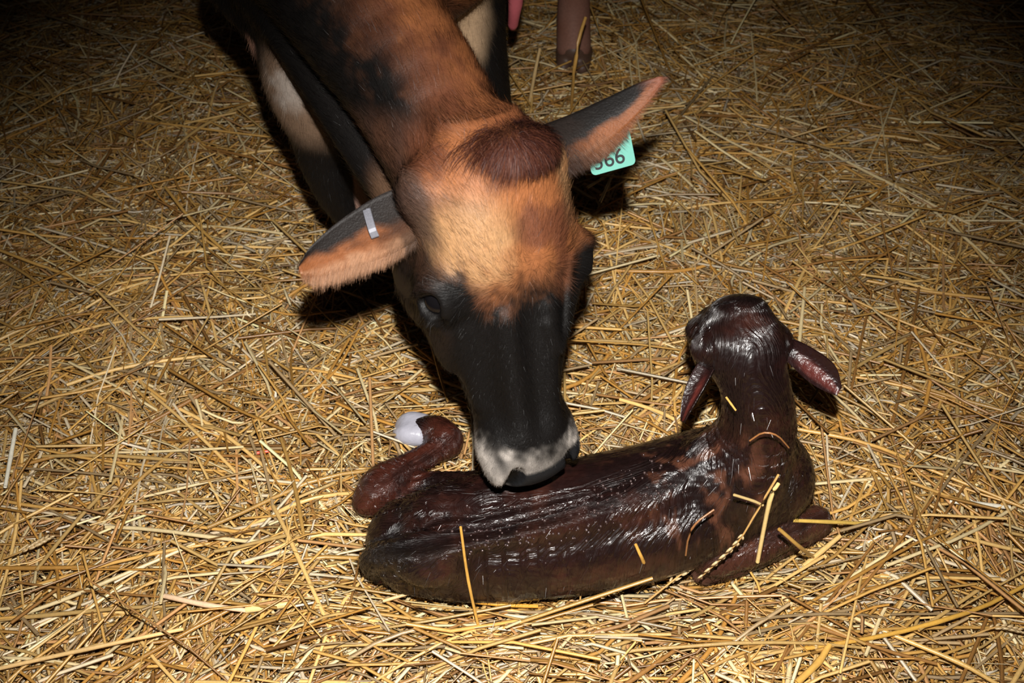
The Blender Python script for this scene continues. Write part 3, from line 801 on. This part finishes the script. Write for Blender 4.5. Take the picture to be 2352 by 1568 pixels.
# wet, clumped coat: fine relief along the way the hair lies
kn = calf.normals(KV)
def calf_flow(P, n):
    """hair runs towards the tail and down the sides"""
    back = np.tile(np.array([-1.0, -.05, 0]), (len(P), 1))
    neckm = sstep(.20, .30, P[:, 2])[:, None]
    f = back * (1 - neckm) + np.array([.15, -.6, -.8]) * neckm
    f = f + np.array([.25, -.8, -4.5]) * (1.02 - np.clip(n[:, 2], 0, 1))[:, None] * (n[:, 1] < .2)[:, None]
    f = f + .45 * np.stack([vnoise(P, 14, o) for o in (1, 13, 27)], 1)
    f = f - (f * n).sum(1)[:, None] * n
    return f / np.maximum(np.linalg.norm(f, axis=1), 1e-6)[:, None]
fl_ = calf_flow(KV, kn); cr = np.cross(kn, fl_)
q = np.stack([(KV * fl_).sum(1) * 14, (KV * cr).sum(1) * 95, (KV * kn).sum(1) * 20], 1)
rel = vnoise(q, 1.0) * .6 + vnoise(q * 2.1, 1.0, 7) * .4
amp = .0017 + .0014 * vnoise(KV, 9)
KV = KV + kn * (rel * amp)[:, None]
FLOW = np.stack([((KV - (.1, .95, .1)) * fl_).sum(1), ((KV - (.1, .95, .1)) * cr).sum(1), KV[:, 2] + .3 * vnoise(KV, 6)], 1)
def calf_colour(P):
    n1 = vnoise(P, 22); n2 = vnoise(P, 70, 4); n3 = vnoise(P, 9, 8)
    c = mixc(np.tile(lin(29, 13, 11), (len(P), 1)), lin(52, 26, 19), sstep(-.3, .7, n1 + .5 * n2))
    c = mixc(c, lin(24, 12, 11), sstep(.0, .5, n3 + .4 * n2))
    head = sstep(.075, .045, np.linalg.norm(P - (KH + KD * .02 + KU * .04), axis=1) + .01 * n1)
    c = mixc(c, lin(22, 14, 13), head * .85)
    near_line = lambda L: np.min(np.linalg.norm(P[:, None] - spline(L, 14)[None], axis=2), 1)
    hind = sstep(.055, .035, near_line(HIND) + .008 * n1)
    c = mixc(c, lin(72, 34, 24), hind * .85)
    fore = sstep(.055, .036, near_line(FORE) + .008 * n1)
    c = mixc(c, lin(76, 43, 33), fore * .8)
    tl = sstep(.034, .022, near_line(TAIL[1:]) + .006 * n1)
    c = mixc(c, lin(20, 13, 12), tl * .85)
    red = sstep(.022, .010, np.linalg.norm(P - atz(895, 1318, .055), axis=1) + .004 * n2)
    c = mixc(c, lin(150, 44, 34), red)
    bel = sstep(.05, .025, np.linalg.norm(P - atz(1590, 1290, .03), axis=1) + .008 * n1)
    c = mixc(c, lin(150, 104, 84), bel * .8)
    return np.clip(c, .001, 1)
KCOL = calf_colour(KV)
lock = vnoise(KV * (60, 60, 10) + .6 * np.stack([vnoise(KV, 20, o) for o in (1, 4, 8)], 1), 1.0, 13) * .7 + vnoise(KV * (140, 140, 22), 1.0, 3) * .4
where_ = sstep(.17, .07, np.linalg.norm(KV - atz(1600, 1110, .17), axis=1)) + .5 * sstep(.12, .05, np.linalg.norm(KV - atz(1740, 1000, .25), axis=1))
KCOL = mixc(KCOL, lin(104, 64, 46), np.clip(sstep(.10, .55, lock) * where_, 0, 1) * .6)
KCOL = mixc(KCOL, lin(20, 10, 9), sstep(.1, .5, -lock) * .5)
calf_me = mesh_np('calf', KV, KF, KCOL)
fa_ = calf_me.attributes.new('Flow', 'FLOAT_VECTOR', 'POINT'); fa_.data.foreach_set('vector', FLOW.astype(np.float32).ravel())
calf_o = link('calf', calf_me, M_CALF, label='wet dark reddish-brown newborn calf lying curled on the straw', category='calf')

# pale soft hoof on the bent hind leg
HB_ = Body(atz(950, 985, .05) - .09, atz(950, 985, .05) + .09, .003)
hf = N(atz(920, 980, .03) - atz(975, 988, .03)); hsd = N(np.cross(hf, (0, 0, 1)))
hc0 = atz(966, 987, .058)
for sg in (-1, 1):
    chain(HB_, [hc0 + hsd * sg * .011, hc0 + hf * .020 + hsd * sg * .013, hc0 + hf * .034 + hsd * sg * .010 - np.array([0, 0, .004])], [.0195, .0180, .011], .014)
hv, hfc = HB_.mesh(); link('hoof', mesh_np('hoof', hv, hfc), M_PALEHOOF, calf_o, label='pale whitish soft hoof of the hind leg')
for sg in (-1, 1):
    link('eye', uv_ball('eye', KH + KD * .045 + KR * sg * .049 + KU * .006, (.008, .010, .009), KA, 14, 8), M_EYE, calf_o)

# calf ears
def calf_ear_col(V, t, c, I):
    n1 = vnoise(V, 80)
    k = np.tile(lin(32, 14, 13), (len(V), 1))
    inner = sstep(.55, .25, np.abs(c - .30 + .1 * n1)) * sstep(.25, .5, t) * (I > .5)
    return np.clip(mixc(k, lin(92, 40, 34), inner * (.75 + .2 * n1)), 0, 1)
pR = [at(1775, 785, 1.485), at(1822, 806, 1.475), at(1866, 838, 1.472), at(1905, 868, 1.472), at(1928, 898, 1.475)]
sR = side_from(at(1885, 815, 1.470), at(1848, 880, 1.480)); nR = N(np.cross(pR[0] - pR[-1], sR)); nR = nR if nR @ _tc > 0 else -nR
cer, ceV, ceF, ceC = ear_mesh('ear', pR, sR, nR, [.011, .015, .019, .021, .017, .006], .75, calf_ear_col, thick=.003)
link('ear', cer, M_CALFEAR, calf_o, label='drooping ear showing its reddish inside')
pL = [at(1650, 815, 1.485), at(1625, 848, 1.470), at(1600, 893, 1.463), at(1582, 930, 1.461), at(1568, 968, 1.463)]
sL = side_from(at(1590, 890, 1.480), at(1625, 905, 1.455)); nL = N(np.cross(pL[0] - pL[-1], sL)); nL = nL if nL @ _tc > 0 else -nL
cel, _, _, _ = ear_mesh('ear', pL, sL, nL, [.012, .015, .016, .014, .010, .003], .8, calf_ear_col, thick=.003)
link('ear', cel, M_CALFEAR, calf_o, label='ear hanging beside the neck')

# wet hair of the calf, in clumps
V_, T_ = tri_data(calf_me); cen = V_[T_].mean(1)
rp, rn, ri = scatter(V_, T_, np.ones(len(T_)), 20000)
cl = rng.integers(0, 4200, len(rp)) * 0
df = calf_flow(rp, rn)
df = df + .5 * np.stack([vnoise(rp, 60, o) for o in (2, 15, 31)], 1)
rc = calf_colour(rp) * (1 + .4 * rng.normal(0, 1, (len(rp), 1)).clip(-1.2, 2))
strands('coat', rp, df, rn, .016 * (1 + .3 * rng.normal(0, 1, len(rp))).clip(.4, 1.8), rc, .00022, M_WETCOAT, calf_o, lift=.04, jitter=.06, nj=.3, npts=4, kind='stuff', label='wet clumped hair')

# droplets of birth fluid along the back
dp, dn_, di = scatter(V_, T_, np.ones(len(T_)), 16000)
ridge = spline([atz(1090, 1235, .2), atz(1230, 1212, .205), atz(1330, 1190, .21), atz(1430, 1150, .21), atz(1520, 1110, .215)], 30)
dist = np.min(np.linalg.norm(dp[:, None] - ridge[None], axis=2), 1)
extra = np.minimum.reduce([np.linalg.norm(dp - atz(*a), axis=1) for a in ((1125, 1165, .19), (1170, 1290, .13), (1720, 1190, .12), (1770, 1175, .12), (1700, 740, .43), (920, 1110, .07))])
w_ = np.exp(-(dist / .028) ** 2) + .8 * np.exp(-(extra / .016) ** 2)
pick = rng.random(len(dp)) < w_ * .55
dp, dn_ = dp[pick], dn_[pick]
ico = bmesh.new(); bmesh.ops.create_icosphere(ico, subdivisions=2, radius=1)
iv = np.array([v.co for v in ico.verts]); ico.verts.index_update(); ifc = np.array([[v.index for v in f.verts] for f in ico.faces]); ico.free()
rr_ = rng.uniform(.0008, .0025, len(dp))
DV = (iv[None] * rr_[:, None, None] + dp[:, None] + dn_[:, None] * .0008).reshape(-1, 3)
DF = (ifc[None] + (np.arange(len(dp)) * len(iv))[:, None, None]).reshape(-1, 3)
link('birth_fluid', mesh_np('birth_fluid', DV, DF), M_FLUID, calf_o, kind='stuff', label='glistening droplets of fluid along the back')

# ------------------------------------------------------------------ FLOOR AND STRAW
NEST = np.array([atz(x, y, 0.0)[:2] for x, y in ((1000, 1270), (1200, 1270), (1400, 1250), (1600, 1230), (1760, 1200))])
def terrain(x, y):
    p = np.stack([x, y, np.zeros_like(x)], 1)
    z = .024 * vnoise(p, 3.1) + .015 * vnoise(p, 7.5, 3)
    d = np.min(np.linalg.norm(p[:, None, :2] - NEST[None], axis=2), 1)
    z = z * sstep(.05, .25, d) + (.030 + .022 * (y < 1.02)) * np.exp(-((d - .20) / .065) ** 2) - .012 * sstep(.16, .06, d)
    return z + .04 * sstep(2.3, 3.0, y) * vnoise(p, 2.2, 17)
gx = np.linspace(-5, 5, 181); gy = np.linspace(-1.5, 8, 171)
GX, GY = np.meshgrid(gx, gy, indexing='ij')
GV = np.stack([GX.ravel(), GY.ravel(), terrain(GX.ravel(), GY.ravel()) - .030], 1)
ii = np.arange(180)[:, None] * 171 + np.arange(170)[None]
GF = np.stack([ii, ii + 171, ii + 172, ii + 1], -1).reshape(-1, 4)
mf, nt, b = new_mat('trodden_chaff')
tcn = nt.nodes.new('ShaderNodeTexCoord'); n1 = nt.nodes.new('ShaderNodeTexNoise'); n1.inputs['Scale'].default_value = 42; n1.inputs['Detail'].default_value = 8
cr_ = nt.nodes.new('ShaderNodeValToRGB')
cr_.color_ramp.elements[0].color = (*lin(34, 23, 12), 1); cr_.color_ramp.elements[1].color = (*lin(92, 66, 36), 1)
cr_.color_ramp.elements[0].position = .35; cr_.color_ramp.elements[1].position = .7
bp = nt.nodes.new('ShaderNodeBump'); bp.inputs['Distance'].default_value = .012
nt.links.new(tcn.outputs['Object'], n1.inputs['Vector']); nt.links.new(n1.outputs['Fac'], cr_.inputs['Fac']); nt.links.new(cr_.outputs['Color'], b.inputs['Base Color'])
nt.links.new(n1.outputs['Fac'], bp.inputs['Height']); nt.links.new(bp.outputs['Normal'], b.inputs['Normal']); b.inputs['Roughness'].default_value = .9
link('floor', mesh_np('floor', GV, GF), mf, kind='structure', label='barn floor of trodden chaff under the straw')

PAL = np.array([lin(196, 152, 82), lin(210, 172, 106), lin(178, 130, 62), lin(228, 206, 156), lin(164, 138, 100), lin(136, 96, 50), lin(214, 196, 164), lin(188, 142, 92)])
PW = np.array([.20, .17, .15, .12, .12, .09, .08, .07])

def tubes(Pt, rad, sides, flat=1.0):
    """Pt (n,R,3) paths, rad (n,) or (n,R) -> vertices and quads of open tubes"""
    n, R, _ = Pt.shape
    T = np.gradient(Pt, axis=1); T /= np.maximum(np.linalg.norm(T, axis=2), 1e-9)[..., None]
    ref = np.zeros_like(T); ref[..., 2] = 1
    st = np.abs(T[..., 2]) > .9; ref[st] = (1, 0, 0)
    a = np.cross(T, ref); a /= np.maximum(np.linalg.norm(a, axis=2), 1e-9)[..., None]
    b = np.cross(T, a)
    rad = np.broadcast_to(np.asarray(rad).reshape(n, -1), (n, R))
    ph = np.arange(sides) / sides * 2 * np.pi + .6
    V = Pt[:, :, None] + rad[:, :, None, None] * (np.cos(ph)[None, None, :, None] * a[:, :, None] + flat * np.sin(ph)[None, None, :, None] * b[:, :, None])
    base = (np.arange(n)[:, None, None] * R + np.arange(R - 1)[None, :, None]) * sides
    j = np.arange(sides)[None, None]; j2 = (j + 1) % sides
    F = np.stack([base + j, base + j2, base + sides + j2, base + sides + j], -1).reshape(-1, 4)
    return V.reshape(-1, 3), F

def field(n, d0=2.05):
    """random places over the bedding seen from the camera side, thinner far off"""
    out = []
    while sum(map(len, out)) < n:
        y = rng.uniform(.42, 3.7, n); x = rng.uniform(-1, 1, n) * 2.3
        dpt = (y + CAM_H) * SP
        lim = .4625 * dpt + .30
        keep = (np.abs(x) < lim) & (rng.random(n) < np.minimum(1, (d0 / dpt) ** 1.5))
        out.append(np.stack([x[keep], y[keep]], 1))
    return np.concatenate(out)[:n]

def lay(n, L, tilt, h, heading_spread=.75, R=4, bend=.10):
    xy = field(n)
    p3 = np.stack([xy[:, 0], xy[:, 1], np.zeros(n)], 1)
    az = 2.2 * vnoise(p3, 1.9, 4) + 1.4 * vnoise(p3, 5.5, 8) + rng.normal(0, heading_spread, n)
    # straw in front of the calf was pushed round its side
    d = np.min(np.linalg.norm(xy[:, None] - NEST[None], axis=2), 1)
    az = np.where((d < .30) & (xy[:, 1] < NEST[:, 1].mean() - .05) & (rng.random(n) < .65), rng.normal(.05, .35, n), az)
    dirv = np.stack([np.cos(az), np.sin(az)], 1); nrm = np.stack([-np.sin(az), np.cos(az)], 1)
    tl = rng.normal(0, tilt, n)
    t = np.linspace(-.5, .5, R)
    kx = np.where(rng.random(n) < .38, rng.normal(0, .45, n), 0); kp = rng.uniform(-.3, .3, n)
    bx = rng.normal(0, bend, n); bz = -np.abs(rng.normal(0, bend * .6, n))
    Pt = np.zeros((n, R, 3))
    for r in range(R):
        off = bx * (t[r] ** 2 - .08) * 1.6 + kx * np.maximum(t[r] - kp, 0)
        q = xy + dirv * (t[r] * L)[:, None] + nrm * (off * L)[:, None]
        Pt[:, r, :2] = q
        Pt[:, r, 2] = .6 * terrain(q[:, 0], q[:, 1]) + .4 * terrain(xy[:, 0], xy[:, 1]) + h + tl * t[r] * L + bz * (t[r] ** 2) * L
    ok = np.ones(n, bool)
    for r in range(R):
        ok &= (cow.sample(Pt[:, r]) > .004) & (calf.sample(Pt[:, r]) > .003)
        if r: ok &= (cow.sample((Pt[:, r] + Pt[:, r - 1]) / 2) > .004) & (calf.sample((Pt[:, r] + Pt[:, r - 1]) / 2) > .003)
    return Pt[ok]

def pick_col(n):
    c = PAL[rng.choice(len(PAL), n, p=PW)]
    return c * rng.uniform(.62, 1.22, (n, 1))

bundles = []
def bundle(Pt, rad, sides, flat, colr):
    V, F = tubes(Pt, rad, sides, flat)
    k = Pt.shape[1] * sides
    tone = 1 + .22 * vnoise(V, 34, 3) + .12 * vnoise(V, 110, 9)      # weathering along the stalk
    bundles.append((V, F, np.clip(np.repeat(colr, k, axis=0) * tone[:, None], 0, .95)))
# deep mat, middle layer, loose top layer
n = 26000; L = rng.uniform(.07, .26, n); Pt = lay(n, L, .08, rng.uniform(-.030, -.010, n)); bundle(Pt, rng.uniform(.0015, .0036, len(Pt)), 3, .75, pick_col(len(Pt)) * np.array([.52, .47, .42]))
n = 17000; L = rng.gamma(3, .055, n).clip(.05, .42); Pt = lay(n, L, .11, rng.uniform(-.012, .014, n)); bundle(Pt, rng.uniform(.0014, .0037, len(Pt)), 4, .8, pick_col(len(Pt)))
n = 6500; L = rng.gamma(3.5, .06, n).clip(.06, .5); Pt = lay(n, L, .16, rng.uniform(.008, .026, n), .95); bundle(Pt, rng.uniform(.0012, .0033, len(Pt)), 4, .85, pick_col(len(Pt)) * 1.05)
# leaf blades and husks: thin, wide, pale
n = 13000; L = rng.uniform(.03, .14, n); Pt = lay(n, L, .14, rng.uniform(-.012, .020, n), 1.2, bend=.3); bundle(Pt, rng.uniform(.0018, .0046, len(Pt)), 3, .16, pick_col(len(Pt)) * np.array([.95, .98, 1.08]))
# chopped bits and chaff
n = 34000; L = rng.uniform(.008, .05, n); Pt = lay(n, L, .35, rng.uniform(-.014, .018, n), 1.6, R=2); bundle(Pt, rng.uniform(.0010, .0026, len(Pt)), 3, .5, pick_col(len(Pt)) * rng.uniform(.7, 1.15, (len(Pt), 1)))
n = 15000; L = rng.uniform(.02, .09, n); Pt = lay(n, L, .3, rng.uniform(.0, .024, n), 1.5, R=3, bend=.35); bundle(Pt, rng.uniform(.0004, .0008, len(Pt)), 3, 1.0, pick_col(len(Pt)) * np.array([1.05, 1.1, 1.2]))
n = 6000; L = rng.uniform(.008, .022, n); Pt = lay(n, L, .5, rng.uniform(.0, .022, n), 1.6, R=3, bend=.6); bundle(Pt, np.array([.0006, .0030, .0006]) * rng.uniform(.7, 1.3, (len(Pt), 1)), 4, .35, pick_col(len(Pt)) * np.array([1.05, 1.1, 1.25]))
off = 0; VV = []; FF = []; KK = []
for V, F, c in bundles:
    VV.append(V); FF.append(F + off); KK.append(c); off += len(V)
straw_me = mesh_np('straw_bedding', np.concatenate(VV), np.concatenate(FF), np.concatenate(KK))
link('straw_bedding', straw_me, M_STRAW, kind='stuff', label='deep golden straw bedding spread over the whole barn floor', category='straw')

# ------------------------------------------------------------------ loose stalks lying on top, one object each
def stalk_mesh(name, Pt, rad, colr, sides=6):
    Pt = np.asarray(Pt, float)
    r = np.full(len(Pt), rad) if np.isscalar(rad) else np.asarray(rad)
    nodes = np.interp(np.linspace(0, 1, len(Pt)), [0, .45, .5, .55, 1], [1, 1, 1.12, 1, .9])
    V, F = tubes(Pt[None], (r * nodes)[None], sides)
    tn = 1 + .18 * vnoise(V + colr, 40, 3) + .1 * vnoise(V + colr, 150, 9)
    return mesh_np(name, V, F, np.clip(np.tile(colr, (len(V), 1)) * tn[:, None], 0, .95))
protos = []
for i in range(14):
    L = 1.0; t = np.linspace(-.5, .5, 7)
    b_ = rng.normal(0, .05); kx = rng.normal(0, .25) if i % 3 == 0 else 0
    Pt = np.stack([t * L, b_ * t * t * 2 + kx * np.maximum(t - .1, 0), -abs(rng.normal(0, .03)) * (t * 2) ** 2], 1)
    protos.append((Pt, pick_col(1)[0] * 1.06))
NLOOSE = 240
cnt = 0; tries = 0
def axes_z(x, y, tilt): return None
while cnt < NLOOSE and tries < 4000:
    tries += 1
    y = random.uniform(.70, 2.3); dpt = (y + CAM_H) * SP
    if random.random() > (1.55 / dpt) ** 2.2: continue
    x = random.uniform(-1, 1) * .455 * dpt
    L = random.uniform(.16, .40); az = random.gauss(.1, .8); tl = random.gauss(0, .05)
    Pt, colr = protos[random.randrange(len(protos))]
    ca, sa = math.cos(az), math.sin(az)
    W = np.stack([x + L * (Pt[:, 0] * ca - Pt[:, 1] * sa), y + L * (Pt[:, 0] * sa + Pt[:, 1] * ca), np.zeros(7)], 1)
    tz = terrain(W[:, 0], W[:, 1])
    W[:, 2] = .5 * tz + .5 * tz.mean() + .026 + L * Pt[:, 2] + tl * L * Pt[:, 0]
    mid = (W[1:] + W[:-1]) / 2; Q = np.concatenate([W, mid])
    if min(cow.sample(Q).min(), calf.sample(Q).min()) < .008 or np.linalg.norm(Q - atz(955, 985, .03), axis=1).min() < .06: continue
    c0 = W.mean(0)
    o = link('straw_stalk', stalk_mesh('straw_stalk', W - c0, random.uniform(.0018, .0036), colr), M_STRAW,
             label='single golden straw stalk lying loose on top of the bedding', category='straw', group='loose stalks on the straw bedding')
    o.location = c0; cnt += 1

# stalks that stand out, each where the photo shows it
GOLD = lin(206, 156, 74); PALE = lin(236, 212, 160); TAN = lin(176, 132, 72); WHITE = lin(240, 234, 214); REDD = lin(214, 96, 70)
def stalk(pts, rad, colr, label, n=9):
    W = spline(np.array(pts), n); c0 = W.mean(0)
    o = link('straw_stalk', stalk_mesh('straw_stalk', W - c0, rad, colr, 7), M_STRAW, label=label, category='straw'); o.location = c0
    return o
stalk([atz(1108, 1478, .03), at(1076, 1335, 1.520), at(1058, 1210, 1.470)], .0022, GOLD, 'upright golden stalk standing in front of the calf rump')
stalk([atz(1500, 1340, .03), at(1478, 1290, 1.545), at(1460, 1250, 1.525)], .0026, GOLD, 'short golden stub sticking up before the calf belly')
stalk([at(1640, 1170, 1.475), at(1600, 1200, 1.475), at(1582, 1232, 1.485), at(1575, 1275, 1.510)], .0015, lin(140, 94, 56), 'thin bent brown straw curling across the calf shoulder')
stalk([at(1722, 1012, 1.435), at(1752, 994, 1.420), at(1785, 1000, 1.420), at(1812, 1028, 1.445)], .0012, lin(150, 100, 58), 'thin arched straw stuck on the calf neck')
stalk([at(1668, 912, 1.405), at(1690, 942, 1.41)], .0014, lin(220, 170, 90), 'tiny straw bit stuck to the back of the calf neck')
stalk([atz(1820, 1195, .105), atz(1900, 1198, .085), atz(2010, 1203, .045)], .0030, lin(206, 170, 84), 'straight golden stalk lying across the folded calf foreleg')
stalk([at(1686, 1136, 1.455), at(1730, 1150, 1.470), at(1752, 1160, 1.48)], .0020, lin(200, 172, 116), 'short pale stub lying across the calf chest')
stalk([at(1740, 1290, 1.55), at(1768, 1150, 1.475), at(1788, 1110, 1.46)], .0030, lin(222, 190, 126), 'broad pale leaf blade propped on the calf chest')
stalk([at(1790, 1215, 1.515), at(1840, 1258, 1.565), atz(1872, 1282, .02)], .0028, lin(200, 156, 80), 'golden stub slanting down from the calf knee')
stalk([atz(1845, 1300, .03), atz(1930, 1230, .05)], .0042, lin(214, 178, 112), 'thick pale stalk beside the calf knee')
stalk([atz(966, 1338, .055), atz(1050, 1372, .06), atz(1150, 1388, .05), atz(1235, 1392, .04)], .0034, lin(216, 156, 60), 'thick golden stalk bent against the calf rump')
stalk([atz(880, 1380, .05), atz(975, 1352, .06), atz(1030, 1342, .06), atz(1060, 1352, .05)], .0028, lin(222, 186, 132), 'pale kinked stalk arching beside the calf rump')
stalk([atz(0, 1534, .035), atz(200, 1490, .04), atz(420, 1444, .04)], .0032, lin(230, 190, 128), 'long pale stalk at the lower left edge of the bedding')
stalk([atz(378, 1368, .04), atz(470, 1388, .045), atz(570, 1402, .04)], .0040, lin(232, 196, 160), 'thick pinkish cream stalk lying left of the calf')
stalk([atz(565, 1400, .04), atz(650, 1388, .045), atz(745, 1378, .04)], .0056, lin(238, 204, 140), 'broad cream stalk lying just left of the calf rump')
stalk([atz(36, 985, .04), atz(12, 1118, .04)], .0036, WHITE, 'short whitish stalk at the left edge of the photo')
stalk([atz(590, 1040, .035), atz(626, 1034, .035)], .0030, REDD, 'small reddish bit of straw left of the bent hind leg')
stalk([atz(1215, 245, .01), at(1228, 170, 2.50), at(1240, 112, 2.45)], .0040, lin(206, 176, 124), 'pale straw standing upright behind the cow head')
stalk([atz(1312, 255, .01), at(1318, 170, 2.40), at(1330, 90, 2.36), at(1345, 40, 2.36)], .0040, lin(190, 146, 76), 'tall bent straw rising before the cow hind hoof')
stalk([atz(1560, 1568, .04), atz(1640, 1480, .05), atz(1690, 1370, .05)], .0036, lin(176, 126, 58), 'long brown stalk pointing up towards the calf elbow')
stalk([atz(1845, 1490, .045), atz(2050, 1455, .05), atz(2240, 1400, .05), atz(2352, 1345, .045)], .0034, lin(206, 158, 70), 'long arched golden stalk at the right below the calf')
stalk([atz(1830, 1568, .04), atz(1880, 1520, .045), atz(1905, 1480, .05)], .0050, lin(204, 158, 78), 'short wide split stalk under the long arched one')
stalk([atz(2020, 1445, .04), atz(2200, 1520, .045), atz(2290, 1570, .04)], .0034, lin(212, 170, 96), 'straight stalk slanting to the lower right corner')
stalk([atz(2180, 1150, .035), atz(2320, 1165, .035)], .0040, WHITE, 'bright white stalk lying right of the calf chest')
stalk([atz(1790, 1370, .04), atz(1870, 1398, .05), atz(1920, 1400, .05), atz(2030, 1450, .04)], .0034, lin(228, 192, 140), 'cream kinked stalk lying below the folded foreleg')
stalk([atz(380, 430, .03), atz(440, 505, .035), atz(520, 580, .03)], .0034, lin(206, 160, 84), 'long golden stalk lying left of the cow foreleg')
stalk([atz(985, 770, .03), atz(1010, 860, .04), atz(1028, 920, .04)], .0026, lin(214, 168, 92), 'straight golden stalk beside the cow cheek')

# ------------------------------------------------------------------ wheat ears
def spikelet_mesh():
    V = np.array([(0, 0, 0), (.003, 0, .004), (0, .0022, .004), (-.003, 0, .004), (0, -.0022, .004), (.0026, 0, .009), (0, .002, .009), (-.0026, 0, .009), (0, -.002, .009), (0, 0, .015)])
    F = []
    for j in range(4):
        k = (j + 1) % 4; F += [(0, 1 + k, 1 + j), (1 + j, 1 + k, 5 + k), (1 + j, 5 + k, 5 + j), (5 + j, 5 + k, 9)]
    return mesh_np('spikelet', V, np.array(F), np.tile(lin(206, 178, 132), (10, 1)))
spk = spikelet_mesh(); spk.materials.append(M_STRAW)
def wheat_ear(path, label, nsp=14, ear_len=.55):
    W = spline(np.array(path), 12); base = W[0].copy()
    root = bpy.data.objects.new('wheat_ear', None); COL.objects.link(root); root.location = base
    root['label'] = label; root['category'] = 'wheat ear'
    link('stem', stalk_mesh('stem', W - base, np.linspace(.0018, .0010, 12), lin(196, 154, 92)), M_STRAW, root)
    Ef = spline(W[int(12 * (1 - ear_len)):], nsp)
    for i in range(nsp):
        t = N(Ef[min(i + 1, nsp - 1)] - Ef[max(i - 1, 0)]); sd = N(np.cross(t, (0, .5, .85))) * (1 if i % 2 else -1)
        d = N(t + sd * .45 + np.array([0, 0, .1]))
        o = bpy.data.objects.new('spikelet', spk); COL.objects.link(o); o.parent = root
        o.location = Ef[i] + sd * .0022 - base
        o.rotation_mode = 'QUATERNION'; o.rotation_quaternion = Vector((0, 0, 1)).rotation_difference(Vector(d))
        s = .75 + .35 * math.sin(math.pi * (i + .5) / nsp); o.scale = (s, s, s)
    return root
wheat_ear([atz(1480, 1385, .055), atz(1560, 1322, .07), atz(1626, 1272, .085)], 'pale wheat ear lying against the calf belly', 14, .6)
wheat_ear([at(1788, 1090, 1.435), at(1735, 1180, 1.465), at(1690, 1250, 1.505), at(1610, 1325, 1.565)], 'wheat ear on a long stem hanging over the calf foreleg', 14, .42)
wheat_ear([atz(2110, 1190, .03), atz(2085, 1120, .04), atz(2060, 1075, .045)], 'pale wheat ear lying right of the calf chest', 12, .6)
wheat_ear([atz(1330, 1408, .04), atz(1334, 1360, .07), atz(1336, 1325, .085)], 'small upright wheat ear before the calf belly', 7, .45)
wheat_ear([atz(640, 1190, .03), atz(720, 1168, .045), atz(800, 1140, .04)], 'greyish wheat ear lying left of the calf tail', 12, .6)
wheat_ear([atz(10, 1282, .03), atz(60, 1262, .045), atz(110, 1235, .04)], 'wheat ear near the left edge of the bedding', 12, .65)
wheat_ear([atz(1690, 1530, .04), atz(1740, 1545, .045), atz(1800, 1552, .04)], 'wheat ear at the bottom below the calf foreleg', 12, .7)
wheat_ear([atz(2230, 1460, .04), atz(2290, 1440, .045), atz(2345, 1448, .04)], 'wheat ear by the lower right corner', 12, .65)
